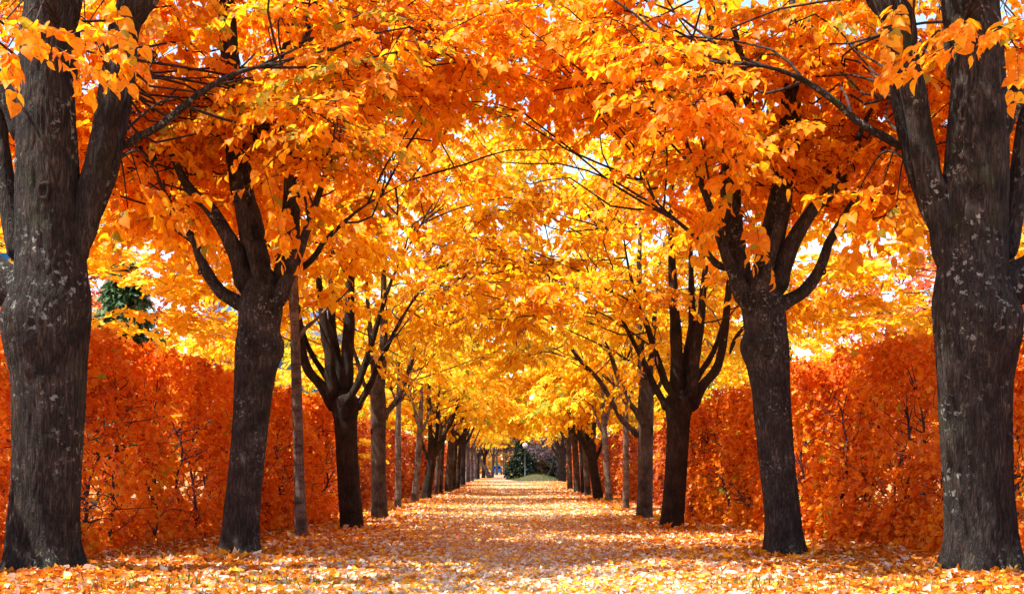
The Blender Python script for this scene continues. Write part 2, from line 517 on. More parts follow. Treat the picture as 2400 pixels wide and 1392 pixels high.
def limb_part(pts, Y, base, mat, parent, mirror=False, sides=14, seed=0, tip=None, name='branch'):
    """pts: (photo column, photo row, half width in pixels, depth offset in metres)"""
    C = []
    for q in pts:
        px, py, r = q[:3]
        dY = q[3] if len(q) > 3 else 0.0
        if mirror:
            px = 2400 - px
        p = W(px, py, Y + dY) - base
        C.append((*p, r * Y / F))
    if tip is not None:
        t = list(tip)
        if mirror:
            t[0] = -t[0]
        a = np.array(C[-1])
        C.append((*(a[:3] + np.array(t[:3])), a[3] * .5))
        C.append((*(a[:3] + np.array(t[:3]) * 1.9 + np.array([.15, .1, 0])), a[3] * .12))
    C = np.array(C)
    n = max(10, int(np.linalg.norm(np.diff(C[:, :3], axis=0), axis=1).sum() / .09))
    PR = smooth_path(C, n)
    P, R = PR[:, :3].copy(), np.maximum(PR[:, 3], .004)
    for i in range(2, n):
        q = [noise.noise(Vector((P[i][0] * 2.3 + seed * 5.1 + k * 17.3, P[i][1] * 2.3, P[i][2] * 2.3))) for k in range(3)]
        P[i] += np.array(q) * R[i] * .18
        R[i] *= 1 + .10 * noise.noise(Vector((P[i][2] * 6, seed * 3.3, P[i][0] * 6)))
    R[:4] *= np.array([.35, .8, 1.02, 1.06])
    mb = MB()
    mb.tube(P, R, sides)
    return mb.build(name, mat, parent, True), P


def knot_part(px, py, Y, base, parent, mirror, rr, trunk_r, seed=1):
    """healed pruning scar: a swollen ring with a hollow"""
    if mirror:
        px = 2400 - px
    c = W(px, py, Y) - base
    mb = MB()
    n, m = 20, 8
    V = []
    for i in range(n):
        a = 2 * math.pi * i / n
        for j in range(m):
            b = 2 * math.pi * j / m
            q = rr * (1 + .16 * math.cos(b)) + rr * .22 * math.cos(b)
            wob = 1 + .45 * noise.noise(Vector((math.cos(a) * 2, math.sin(a) * 2, seed)))
            V.append((math.cos(a) * q * .75 * wob, -math.sin(b) * rr * .35, math.sin(a) * q * 1.15 * wob))
    Q = [(i * m + j, i * m + (j + 1) % m, ((i + 1) % n) * m + (j + 1) % m, ((i + 1) % n) * m + j) for i in range(n) for j in range(m)]
    V = np.array(V) + c + np.array([0, -trunk_r, 0])
    mb.add(V, Q)
    a = np.arange(n) * 2 * math.pi / n
    D = np.stack([np.cos(a) * rr * .62, np.full(n, .3 * rr), np.sin(a) * rr * .95], -1) + c + np.array([0, -trunk_r, 0])
    mb.add(D, [list(range(n))], 1)
    return mb.build('knot', [M['bark_dark'], M['cut']], parent, True)


ROW = {-1: 'left', 1: 'right'}
LIN = 'linden trees lining the leafy path'


TRUNKS = []


def traced_tree(name, spec, mirror, seed):
    Y = depth(spec['yb'])
    xb = (2400 - spec['xb']) if mirror else spec['xb']
    base = np.array([(xb - 1200) * Y / F, Y, 0.0])
    t = thing(name, base, spec['label'][1 if mirror else 0], 'tree', LIN)
    mat = M[spec['bark']]
    TRUNKS.append((base[0], base[1], (spec['rows'][1][2] - spec['rows'][1][1]) / 2 * Y / F))
    tr, P, R = trunk_part(spec['rows'], Y, base, mat, t, mirror, n=spec.get('n', 40), step=spec.get('step', .05), seed=seed + mirror * 3,
                          ridge=spec.get('ridge', .004), lump=spec.get('lump', .03), lobes=spec.get('lobes', .1))
    pts = [P[-3:]]
    for i, l in enumerate(spec['limbs'] + (spec.get('limbs_right', []) if mirror else [])):
        o, q = limb_part(l['p'], Y, base, mat, tr, mirror, seed=seed + i, tip=l.get('tip'))
        pts.append(q[len(q) // 3:])
    for (kx, ky, kr) in spec.get('knots', []):
        h = H + (HOR - ky) * Y / F
        tr_r = np.interp(h, P[:, 2], R)
        cx = np.interp(h, P[:, 2], P[:, 0])
        kxl = W(2400 - kx if mirror else kx, ky, Y)[0] - base[0] - cx
        knot_part(kx, ky, Y, base, tr, mirror, kr * Y / F, math.sqrt(max(.01, tr_r ** 2 - kxl ** 2)) + .0 * kr * Y / F)
    if 'crown' in spec:
        c = dict(spec['crown'])
        if mirror:
            c['cx'] = -c['cx']
        leaf = c.pop('leaf')
        kp = c.pop('keep', None)
        if kp:
            b0 = base.copy()
            c['keep'] = (lambda C: kp(C + b0, mirror))
        extra = c.pop('extra', [])
        mb = MB()
        limbs = np.vstack(pts)
        crown(mb, limbs, seed=seed * 11 + mirror, **c)
        for (px, py, dY, dx, dz, ln, k, s) in extra:      # sprays seen hanging in front
            S = W(2400 - px if mirror else px, py, Y + dY) - base
            near = limbs[np.argmin(np.linalg.norm(limbs - S, axis=1))]
            mb.tube(smooth_path([near, (near + S) / 2 + np.array([0, 0, .25]), S], 8), np.linspace(.014, .006, 8), 5, 1, cap=False)
            r = np.random.default_rng(int(px + py))
            n = 2
            D = np.array([(-dx if mirror else dx), -.25, dz]) + r.normal(0, .18, (n, 3))
            sprays(mb, np.repeat(S[None], n, 0) + r.normal(0, .05, (n, 3)), D, ln, k, s, .25, LINDEN, 1, r, r.normal(.6, .1, n))
        if spec.get('bracts'):
            r = np.random.default_rng(seed + 77)
            allp = np.vstack(mb.v)
            pk = allp[r.integers(0, len(allp), spec['bracts'])]
            pk = pk[pk[:, 2] < c['z0'] + 2.0]
            put_leaves(mb, pk + r.normal(0, .05, pk.shape), np.array([0, 0, -1.0]) + r.normal(0, .45, pk.shape), r.normal(0, 1, pk.shape),
                       r.uniform(.07, .13, len(pk)), r.random(len(pk)), STRIP, 2)
        mb.build('crown', [M[leaf], M['twig'], M['bract']], t)
    return t


def keep_T1(C, mirror):
    # the old trees carry no low boughs on the near side of their trunks, and few over the path
    px = 1200 - abs(C[0]) * F / C[1]
    if C[1] < 14.7 and px < 620:
        return C[2] > 1 + (HOR + 330) * C[1] / F
    if abs(C[0]) < 2.3:
        return C[1] > 14.2 and C[2] > 5.0
    return True


def keep_T2(C, mirror):
    px = 1200 - abs(C[0]) * F / C[1]
    if C[1] < 14.7 and px < 640:
        return False
    if C[1] < 16.3 and 300 < px < 860:
        return C[2] > 1 + (HOR - 400) * C[1] / F
    if abs(C[0]) < 1.7:
        return C[2] > 4.85 + .25 * math.sin(C[1] * 2.0) and math.sin(C[0] * 5.1 + C[1] * 3.3) > -.75
    return True


T1 = dict(yb=1352, xb=97, bark='bark_old', n=110, step=.022, ridge=.013, lump=.05, lobes=.24,
          label=('huge dark linden with lichen-spotted ridged trunk at the left edge of the picture',
                 'huge dark linden with lichen-spotted ridged trunk at the right edge of the picture'),
          rows=[(1362, -14, 210), (1336, -1, 194), (1290, 10, 182), (1240, 17, 179), (1150, 28, 184), (1050, 33, 190), (950, 33, 196),
                (880, 30, 200), (800, 14, 206), (740, 8, 210), (690, 24, 208), (640, 36, 200), (560, 41, 192), (450, 41, 186), (350, 41, 180),
                (280, 42, 175), (220, 46, 170), (150, 50, 166), (80, 54, 172), (40, 58, 178), (0, 62, 182), (-120, 70, 168), (-350, 95, 145), (-650, 112, 128)],
          limbs=[dict(p=[(150, 640, 42), (190, 530, 36), (215, 440, 32), (238, 340, 30), (256, 240, 30), (278, 140, 32), (296, 50, 38), (325, -20, 36)], tip=(.35, .1, 1.3)),
                 dict(p=[(170, 600, 18, .25), (222, 505, 17, .35), (252, 430, 16, .4), (272, 360, 15, .4), (290, 280, 14, .4), (302, 200, 13, .4), (310, 120, 12, .4)], tip=(.1, .1, .9)),
                 dict(p=[(284, 350, 10, .4), (320, 325, 10, .35), (362, 303, 9.5, .3), (405, 272, 9, .3), (445, 236, 8, .25), (505, 195, 7, .2), (580, 163, 5, .1), (660, 150, 3, 0)]),
                 dict(p=[(325, 30, 17, .1), (352, 8, 15, .1), (390, -40, 13, .1)], tip=(.8, 0, .6)),
                 dict(p=[(92, 700, 62), (40, 675, 54), (-15, 645, 48), (-90, 590, 44), (-170, 500, 38)], tip=(-.6, 0, 1.2)),
                 dict(p=[(50, 610, 26, .1), (30, 540, 23, .12), (15, 450, 22, .15), (2, 340, 21, .15), (-12, 240, 19, .15)], tip=(-.3, 0, 1.4)),
                 dict(p=[(70, 330, 34), (38, 262, 28), (8, 215, 24), (-40, 130, 20)], tip=(-.5, 0, 1.0)),
                 dict(p=[(150, 200, 26, .2), (165, 90, 24, .35), (172, 0, 22, .4)], tip=(.2, .3, 1.4)),
                 dict(p=[(125, 180, 22, -.1), (138, 80, 20, -.12), (144, -20, 18, -.1)], tip=(0, -.2, 1.4))],
          knots=[(155, 279, 14), (126, 462, 15)],
          crown=dict(leaf='orange', cx=.6, cy=.6, rx=4.9, ry=4.6, z0=4.65, z1=8.3, nb=84, ns=11, nl=20, size=.088, tr=.006, lowbias=2.0, keep=keep_T1, edge_drop=.2,
                     extra=[(15, 45, -1.6, .5, -.4, .5, 13, .108), (80, 60, -1.5, .7, -.15, .6, 14, .108), (150, 90, -1.4, .9, -.25, .6, 15, .105), (225, 130, -1.2, .8, -.35, .45, 12, .105),
                            (290, 10, -1.0, .2, -.7, .45, 12, .10), (20, 110, -1.6, .1, -.6, .3, 9, .108), (215, -10, 1.2, .2, -.5, .8, 14, .12), (200, 60, 1.6, -.2, -.5, .8, 14, .12), (20, -20, 1.4, -.3, -.5, .7, 14, .12), (350, 5, 1.6, .3, -.3, .8, 16, .1), (410, 0, 2.0, .4, -.3, .8, 16, .1), (450, 25, 1.8, .3, -.2, .8, 16, .1), (390, 40, 2.2, -.2, -.2, .8, 16, .1), (480, -10, 1.8, .1, -.5, .8, 16, .1),
                            (330, 430, 1.2, .4, -.25, .7, 14, .13), (270, 440, 1.1, -.2, -.35, .6, 12, .13), (390, 450, 1.3, .5, -.3, .7, 14, .13), (300, 490, 1.1, .1, -.5, .4, 9, .12)]))

T2 = dict(yb=1311, xb=560, bark='bark_mid', n=72, step=.03, ridge=.008, lump=.05, lobes=.24,
          label=('leaning linden with swollen knotty collar below its fork, second trunk of the left row',
                 'leaning linden with swollen knotty collar below its fork, second trunk of the right row'),
          rows=[(1316, 503, 620), (1288, 513, 610), (1250, 520, 607), (1180, 527, 609), (1100, 537, 617), (1000, 545, 628), (920, 549, 637), (860, 551, 650),
                (830, 552, 662), (805, 553, 664), (775, 558, 655), (735, 560, 660), (700, 564, 662), (670, 572, 655), (640, 585, 640)],
          limbs=[dict(p=[(585, 725, 24), (550, 705, 16), (517, 685, 15), (490, 650, 14), (473, 615, 12), (463, 585, 11), (450, 555, 10)], tip=(-.3, -.1, .5)),
                 dict(p=[(588, 700, 26), (566, 630, 23), (545, 575, 20), (522, 532, 17), (490, 485, 15), (452, 452, 13), (420, 400, 9)], tip=(-.3, 0, .7)),
                 dict(p=[(605, 700, 34, .1), (600, 620, 33, .15), (588, 540, 30, .2), (568, 450, 27, .2), (552, 350, 25, .2), (545, 240, 24, .2), (540, 130, 22, .2), (532, 0, 20, .2)], tip=(0, 0, 1.6)),
                 dict(p=[(622, 715, 16, -.12), (604, 640, 14, -.15), (590, 585, 13, -.15), (576, 540, 12, -.15), (568, 480, 11, -.12), (560, 400, 9, -.1)], tip=(-.05, 0, .6)),
                 dict(p=[(640, 715, 26, .05), (664, 640, 26, .1), (676, 580, 24, .1), (682, 500, 22, .1), (688, 400, 20, .1), (690, 280, 18, .1), (712, 150, 15, .1)], tip=(.2, 0, 1.2)),
                 dict(p=[(644, 725, 24, -.1), (668, 665, 18, -.12), (690, 615, 15, -.12), (705, 575, 12, -.12), (722, 530, 10, -.1), (742, 470, 8, -.1)], tip=(.25, 0, .7)),
                 dict(p=[(690, 635, 9, .1), (722, 618, 8, .1), (745, 590, 7, .1), (765, 560, 6, .1)], tip=(.4, 0, .35)),
                 dict(p=[(560, 440, 14, .2), (600, 340, 12, .1), (650, 230, 10, 0), (668, 120, 9, 0)], tip=(.2, 0, .8))],
          knots=[(612, 820, 13), (473, 640, 5)],
          crown=dict(leaf='orange', cx=.6, cy=0, rx=4.0, ry=3.8, z0=4.25, z1=7.7, nb=98, ns=11, nl=20, size=.083, tr=.006, lowbias=1.6, edge_drop=.25, keep=keep_T2,
                     extra=[(640, 400, -1.2, .4, -.35, .8, 15, .11), (680, 470, -1.2, .3, -.5, .7, 14, .11),
                            (640, 520, -1.2, .1, -.6, .35, 9, .11), (700, 500, -.8, .6, -.3, .6, 12, .11), (420, 470, .3, -.6, -.3, .8, 15, .11), (380, 500, .5, -.6, -.2, .8, 15, .11)]))

T3 = dict(yb=1246, xb=828, bark='bark_dark', n=48, step=.05, ridge=.004, lump=.03, lobes=.05,
          label=('almost black linden with vase of curved limbs, between slim pale trunk and left row beyond',
                 'almost black linden with vase of curved limbs, third big trunk of the right row'),
          rows=[(1248, 797, 859), (1225, 797, 853), (1150, 793, 845), (1050, 787, 838), (990, 783, 837), (955, 777, 841), (934, 776, 840), (920, 792, 826)],
          limbs=[dict(p=[(790, 965, 20), (766, 925, 14), (750, 900, 12), (722, 866, 11), (708, 822, 10), (703, 786, 9.5), (698, 746, 9), (694, 700, 8), (690, 650, 6)], tip=(-.15, 0, .8)),
                 dict(p=[(783, 910, 9, .1), (758, 872, 7.5, .15), (738, 843, 7, .15), (721, 808, 6, .15), (706, 760, 5, .15)], tip=(-.2, .1, .7)),
                 dict(p=[(783, 945, 16, -.1), (775, 880, 13.5, -.12), (771, 830, 13, -.12), (763, 790, 12, -.12), (757, 740, 10, -.1)], tip=(-.1, 0, 1.0)),
                 dict(p=[(803, 925, 15, .1), (795, 870, 12, .1), (786, 820, 11, .1), (778, 760, 10, .1)], tip=(0, .1, 1.2)),
                 dict(p=[(812, 925, 18), (814, 850, 15), (816, 790, 14), (820, 720, 12)], tip=(.05, 0, 1.5)),
                 dict(p=[(806, 950, 12, -.15), (822, 926, 9, -.18), (838, 900, 9, -.18), (850, 868, 9, -.15), (864, 830, 8, -.1), (878, 780, 7, -.1)], tip=(.3, 0, .9)),
                 dict(p=[(832, 962, 14), (846, 938, 8.5), (858, 918, 8), (872, 892, 7.5), (886, 858, 7)], tip=(.4, 0, .8))],
          limbs_right=[dict(p=[(690, 830, 6, -.05), (675, 790, 4.5, -.1), (640, 750, 4, -.15), (605, 725, 3, -.2)])],
          knots=[(776, 918, 4), (703, 797, 4)], bracts=1300,
          crown=dict(leaf='amber', cx=.4, cy=0, rx=3.6, ry=3.3, z0=3.5, z1=10.2, tr=.006, nb=72, ns=10, nl=18, size=.088, lowbias=1.25, edge_drop=.35,
                     extra=[(850, 800, -1.0, .5, -.3, .7, 14, .085), (885, 850, -1.0, .5, -.35, .6, 13, .085), (915, 860, -.8, .5, -.3, .7, 14, .085), (940, 820, -.5, .6, -.2, .8, 14, .085)]))

T4 = dict(yb=1223, xb=890, bark='bark_grey', n=40, step=.06, ridge=.003, lump=.03, lobes=.05,
          label=('grey linden with a small round scar, just past the black trunk of the left row',
                 'grey linden sending one long curved limb over the path, on the right side'),
          rows=[(1225, 869, 912), (1200, 870, 909), (1120, 870, 905), (1020, 869, 904), (960, 868, 905), (930, 868, 904), (900, 872, 900)],
          limbs=[dict(p=[(885, 925, 14), (893, 880, 11), (897, 830, 10), (900, 760, 9)], tip=(0, 0, 1.6)),
                 dict(p=[(896, 985, 12), (908, 965, 7.5), (927, 942, 7), (943, 912, 6.5), (953, 880, 6), (970, 830, 5)], tip=(.3, 0, .9)),
                 dict(p=[(888, 935, 9), (868, 920, 6), (852, 898, 5), (842, 860, 5)], tip=(-.3, 0, .9)),
                 dict(p=[(882, 915, 10, .1), (876, 860, 8, .1), (870, 800, 7, .1)], tip=(-.1, .1, 1.2))],
          limbs_right=[dict(p=[(904, 1025, 9), (918, 1007, 6.5), (942, 985, 6), (962, 950, 6), (985, 908, 5.5), (1005, 880, 5), (1035, 850, 5), (1062, 815, 4.5), (1085, 770, 4), (1120, 715, 3)])],
          knots=[(874, 1011, 4.5)], bracts=1000,
          crown=dict(leaf='gold', cx=.3, cy=0, rx=3.3, ry=3.2, z0=3.3, z1=10.8, tr=.006, nb=64, ns=10, nl=17, size=.09, lowbias=1.2, edge_drop=.4))

SL1 = dict(yb=1268, xb=711, bark='bark_pale', n=28, step=.06, ridge=.001, lump=.02, lobes=.15,
           label=('slim pale ringed young trunk between second and third big trunks on the left',) * 2,
           rows=[(1270, 690, 733), (1255, 691, 724), (1200, 690, 718), (1100, 689, 713), (1000, 686, 710), (900, 683, 707), (800, 681, 703), (720, 681, 700), (650, 683, 699), (560, 686, 698)],
           limbs=[dict(p=[(697, 800, 7), (715, 770, 5), (742, 748, 4), (768, 722, 3.5), (795, 702, 2.5)]),
                  dict(p=[(690, 790, 7), (684, 740, 5), (680, 690, 4.5), (678, 640, 4)])],
           crown=dict(leaf='amber', cx=0, cy=.3, rx=1.8, ry=1.8, z0=4.3, z1=6.6, nb=14, ns=9, nl=14, size=.125, lowbias=1.3))
SL2 = dict(yb=1200, xb=933, bark='bark_pale', n=20, step=.1, ridge=0, lump=.02, lobes=.05,
           label=('slim pale young trunk just past the grey scarred linden on the left', 'slim pale young trunk just past the long-limbed linden on the right'),
           rows=[(1202, 924, 942), (1170, 925, 941), (1080, 926, 940), (1000, 926, 940), (930, 929, 940), (850, 931, 938)],
           limbs=[dict(p=[(936, 945, 4), (948, 925, 2.5), (962, 900, 2)]), dict(p=[(932, 945, 4), (922, 925, 2.5), (915, 905, 2)])],
           crown=dict(leaf='gold', cx=0, cy=0, rx=2.2, ry=2.2, z0=3.4, z1=7.2, nb=22, ns=8, nl=13, size=.125, lowbias=1.2))
SL3 = dict(yb=1182, xb=972, bark='bark_pale', n=20, step=.1, ridge=0, lump=.02, lobes=.05,
           label=('slanting pale young trunk leaning right, before the dark forked linden on the left', 'slanting pale young trunk leaning left, before the dark forked linden on the right'),
           rows=[(1183, 962, 982), (1150, 965, 982), (1080, 972, 987), (1020, 976, 990), (950, 982, 992), (880, 986, 992)],
           limbs=[dict(p=[(984, 1020, 5), (1000, 985, 3.5), (1012, 950, 2.5)]), dict(p=[(983, 1000, 5), (972, 960, 3), (962, 925, 2)])],
           crown=dict(leaf='gold', cx=.2, cy=0, rx=2.6, ry=2.6, z0=2.9, z1=7.4, nb=30, ns=8, nl=13, size=.125, lowbias=1.2))
T5 = dict(yb=1175, xb=998, bark='bark_dark', n=28, step=.08, ridge=.002, lump=.03, lobes=.05,
          label=('dark leaning linden forking low, left row, just beyond two pale trunks', 'dark leaning linden forking low, right row, just beyond two pale trunks'),
          rows=[(1177, 985, 1012), (1150, 988, 1012), (1110, 996, 1018), (1075, 1001, 1022), (1045, 1003, 1024), (1020, 1003, 1016)],
          limbs=[dict(p=[(1015, 1070, 9), (1027, 1050, 6.5), (1036, 1030, 6), (1045, 1010, 5.5), (1057, 988, 5), (1070, 950, 4)], tip=(.3, 0, 1.2)),
                 dict(p=[(1007, 1078, 7), (996, 1058, 4), (990, 1040, 3.5), (984, 1010, 3)], tip=(-.3, 0, 1.0)),
                 dict(p=[(1010, 1035, 7), (1008, 1000, 5), (1006, 960, 5)], tip=(0, 0, 1.6)),
                 dict(p=[(1018, 1050, 6, .1), (1024, 1015, 4.5, .1), (1026, 975, 4, .1)], tip=(.1, 0, 1.4))],
          crown=dict(leaf='gold', cx=.3, cy=0, rx=3.2, ry=3.0, z0=2.75, z1=9.5, nb=62, ns=9, nl=13, size=.125, lowbias=1.15, edge_drop=.4))

seed = 10
for spec, nm, sides in ((T1, 'linden_tree', (0, 1)), (T2, 'linden_tree', (0, 1)), (SL1, 'young_tree', (0,)), (T3, 'linden_tree', (0, 1)), (T4, 'linden_tree', (0, 1)),
                        (SL2, 'young_tree', (0, 1)), (SL3, 'young_tree', (0, 1)), (T5, 'linden_tree', (0, 1))):
    for s in sides:
        traced_tree(nm, spec, bool(s), seed)
        seed += 1

# ------------------------------------------------------------------ the far part of the alley
fork_pts = np.array([(0, 0, 2.2), (.3, 0, 2.8), (-.3, .1, 2.8), (.1, -.3, 3.2), (0, .3, 3.4), (.1, 0, 4.2), (0, 0, 5.2), (.5, .2, 3.6), (-.5, -.2, 3.6)], float)
PROTO = []
for k in range(4):
    mb = MB()
    crown(mb, fork_pts, 0, 0, 3.1, 3.0, 2.75, 7.6, 46, 8, 11, .14, 900 + k, lowbias=1.15, edge_drop=.45, tr=.006)
    o = mb.build('crown', [M['gold'], M['twig']])
    PROTO.append(o.data)
    bpy.data.objects.remove(o)


def far_tree(xb, yb, wpx, lean, bark, label, seed, cs=1.0, leaf=None, fork=2.1):
    r = np.random.default_rng(seed)
    Y = depth(yb)
    base = np.array([(xb - 1200) * Y / F, Y, 0.0])
    t = thing('linden_tree', base, label, 'tree', LIN)
    rad = wpx / 2 * Y / F
    mb = MB()
    P = smooth_path([(0, 0, -.15), (lean * .1, 0, .3), (lean * .5, 0, 1.2), (lean, 0, fork), (lean, 0, fork + .5)], 14)
    mb.tube(P, rad * np.interp(np.linspace(0, 1, 14), [0, .12, .7, .85, 1], [1.25, 1.05, .88, 1.0, .7]), 14)
    tr = mb.build('trunk', M[bark], t, True)
    n = 4 + int(r.integers(0, 2))
    for i in range(n):
        a = 2 * math.pi * (i + r.uniform(-.25, .25)) / n
        o = np.array([math.cos(a), math.sin(a), 0])
        z = fork + r.uniform(-.15, .3)
        c = np.array([lean, 0, z])
        Q = smooth_path([c, c + o * .3 + np.array([0, 0, .35]), c + o * .6 + np.array([0, 0, 1.0]), c + o * r.uniform(.7, 1.5) + np.array([0, 0, 2.3])], 9)
        b = MB()
        b.tube(Q, np.linspace(rad * .6, rad * .2, 9), 8)
        b.build('branch', M[bark], tr, True)
    cr = bpy.data.objects.new('crown', PROTO[seed % 4])
    COL.objects.link(cr)
    cr.parent = t
    cr.location = (lean, 0, (fork - 2.1) * .6 + min(1.0, max(0.0, (Y - 45) / 40)))
    cr.rotation_euler = (0, 0, r.uniform(0, 6.28))
    cr.scale = (cs, cs, cs * r.uniform(.95, 1.05))
    return t


FL = [(1022, 1163, 10, .15, 'bark_grey', 'narrow grey linden directly behind the dark forked linden, left row'),
      (1033, 1160, 9, .1, 'bark_grey', 'second narrow grey linden behind the dark forked linden, left row'),
      (1051, 1156, 18, .12, 'bark_grey', 'stout grey linden with sunlit side, midway along the left row'),
      (1063, 1151, 11, .1, 'bark_dark', 'dark linden tucked right behind the stout grey trunk, left row'),
      (1073, 1148, 9, .1, 'bark_dark', 'thin dark linden, second behind the stout grey trunk, left row'),
      (1084, 1139, 14, .05, 'bark_dark', 'dark upright linden standing where the left row starts to close up'),
      (1097, 1132, 10, 0, 'bark_grey', 'brown-grey linden, first of the closed-up far trunks of the left row'),
      (1106, 1130, 9, 0, 'bark_grey', 'brown-grey linden, second of the closed-up far trunks of the left row'),
      (1114, 1123, 8, 0, 'bark_pale', 'pale-edged slender linden, third of the closed-up far trunks of the left row'),
      (1121, 1122, 7, 0, 'bark_dark', 'dark slender linden, fourth of the closed-up far trunks of the left row'),
      (1133, 1120, 9, .1, 'bark_dark', 'dark linden just left of the leaning pale trunk at the far left'),
      (1147, 1120, 11, -1.1, 'bark_pale', 'pale linden leaning left near the far end of the left row'),
      (1154, 1119, 7, .1, 'bark_pale', 'pale upright linden touching the leaning one at the far end')]
for i, (x, y, w, l, b, lab) in enumerate(FL):
    far_tree(x, y, w, l, b, lab, 40 + i, .98 + .02 * (i % 3))
FR = [(1378, 1164, 15, -.15, 'bark_grey', 'grey linden directly behind the dark forked linden, right row'),
      (1366, 1159, 9, -.1, 'bark_dark', 'thin dark linden second behind the dark forked linden, right row'),
      (1353, 1156, 16, -.1, 'bark_grey', 'stout grey linden with sunlit side, midway along the right row'),
      (1336, 1149, 13, -.05, 'bark_grey', 'grey linden beside the small grass patch, right row'),
      (1318, 1128, 19, 0, 'bark_dark', 'thick bluish-dark linden at the right end of the grassy mound'),
      (1309, 1125, 10, 0, 'bark_dark', 'dark linden at the right end of the mound, half behind a thicker trunk')]
for i, (x, y, w, l, b, lab) in enumerate(FR):
    far_tree(x, y, w, l, b, lab, 60 + i, 1.0)

# trunks in the sunlit field at the very end
FIELD = [(1220.5, 1118.5, 5, 'bark_pale', 'thin pale trunk rising out of the dark shrub beside the lamp post'),
         (1164, 1113, 6, 'bark_pale', 'pale trunk standing before the blue car at the far field'),
         (1180, 1112, 3, 'bark_pale', 'thin pale trunk, left of the three in the far sunlit field'),
         (1184, 1112, 4, 'bark_pale', 'thin pale trunk, middle of the three in the far sunlit field'),
         (1188, 1112, 3, 'bark_grey', 'thin grey trunk, right of the three in the far sunlit field')]
for i, (x, y, w, b, lab) in enumerate(FIELD):
    t = far_tree(x, y, w, 0, b, lab, 80 + i, 1.25 if y < 1116 else .8, fork=3.4 if y < 1116 else 2.6)
    t['group'] = 'trees in the sunlit field at the end'

# ------------------------------------------------------------------ hedges
def hedge(name, A, B, hA, hB, thick, n, mat, label, seed, size=.085, stems=5, group='clipped autumn hedges along the alley'):
    r = np.random.default_rng(seed)
    A, B = np.array(A, float), np.array(B, float)
    L = np.linalg.norm(B - A)
    d = (B - A) / L
    nrm = np.array([-d[1], d[0]])
    if nrm[0] * -np.sign(A[0]) < 0:
        nrm = -nrm                         # towards the path
    t = thing(name, (*((A + B) / 2), 0), label, 'hedge', group)
    mid = (A + B) / 2
    u = r.random(n * 2)
    # face, top and inside
    kind = r.random(n * 2)
    w = np.where(kind < .55, r.beta(1, 5, n * 2) * thick, r.random(n * 2) * thick)
    v = np.where((kind > .85), 1 - r.beta(1, 9, n * 2), r.random(n * 2) ** 1.15)
    hh = hA + (hB - hA) * u
    x = A[0] + d[0] * u * L
    y = A[1] + d[1] * u * L
    z = v * hh
    keepm = np.ones(n * 2, bool)
    bul = np.zeros(n * 2)
    for i in range(n * 2):
        q = Vector((u[i] * L * 1.1 + seed, z[i] * 1.1, w[i] * 1.5))
        g = noise.noise(q) + .5 * noise.noise(q * 2.7)
        keepm[i] = g > (-.26 if z[i] > .5 else -.6) + .25 * (r.random() - .5)
        bul[i] = .24 * noise.noise(Vector((u[i] * L * .8, z[i] * .9, seed + 3.0))) + .10 * noise.noise(Vector((u[i] * L * 2.4, z[i] * 2.4, seed + 9.0)))
    top = np.array([.2 * noise.noise(Vector((q * L * 1.3, seed, 0))) + .16 * noise.noise(Vector((q * L * 4.5, seed + 5, w_ * 4))) for q, w_ in zip(u, w)])
    z = z + top * v
    pos = np.stack([x - nrm[0] * (w - bul), y - nrm[1] * (w - bul), z], -1)[keepm][:n]
    m = len(pos)
    tone_c = np.array([noise.noise(Vector((p[1] * .9, p[2] * .9, seed + 20.0))) for p in pos]) * .35 + .47
    loc = pos - np.array([*mid, 0])
    dr = np.array([nrm[0], nrm[1], -.5]) * .5 + r.normal(0, .65, (m, 3))
    nr = np.array([nrm[0], nrm[1], .7]) + r.normal(0, .65, (m, 3))
    mb = MB()
    put_leaves(mb, loc, dr, nr, size * r.uniform(.65, 1.25, m), (tone_c + r.normal(0, .2, m)).clip(0, 1), MAPLE, 0, r.normal(0, .4, m))
    mb.build('foliage', M[mat], t)
    for k in range(int(L * stems / 5)):     # the main stems, each its own
        s = MB()
        u0 = (k + r.uniform(.2, .8)) / int(L * stems / 5)
        p = A + d * u0 * L - nrm * r.uniform(.16, .5)
        h = hA + (hB - hA) * u0
        C = [np.array([p[0] - mid[0], p[1] - mid[1], -.1])]
        for q in range(1, 6):
            C.append(C[0] + np.array([d[0] * r.normal(0, .16) + nrm[0] * r.normal(.05, .07), d[1] * r.normal(0, .16) + nrm[1] * r.normal(.05, .07), .1 + h * .17 * q]))
        P = smooth_path(C, 18)
        s.tube(P, np.linspace(.026, .007, 18), 6)
        for q in range(26):
            i0 = r.integers(2, 16)
            e = P[i0] + np.array([*(d * r.normal(0, .4) + nrm * r.uniform(-.1, .3)), r.uniform(.0, .45)])
            s.tube(smooth_path([P[i0], (P[i0] + e) / 2 + r.normal(0, .07, 3), e], 6), np.linspace(.008, .003, 6), 4, cap=False)
        s.build('stem', M['stem'], t, True)
    return t


for s in (-1, 1):
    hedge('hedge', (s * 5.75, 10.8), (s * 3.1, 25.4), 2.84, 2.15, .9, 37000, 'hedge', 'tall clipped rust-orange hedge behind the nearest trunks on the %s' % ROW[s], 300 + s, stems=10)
    hedge('hedge', (s * 3.75, 30.5), (s * 3.1, 78.0), 2.15, 2.1, .9, 30000, 'hedgedark', 'dark russet hedge farther down the alley behind the small trunks on the %s' % ROW[s], 310 + s, size=.11, stems=2)

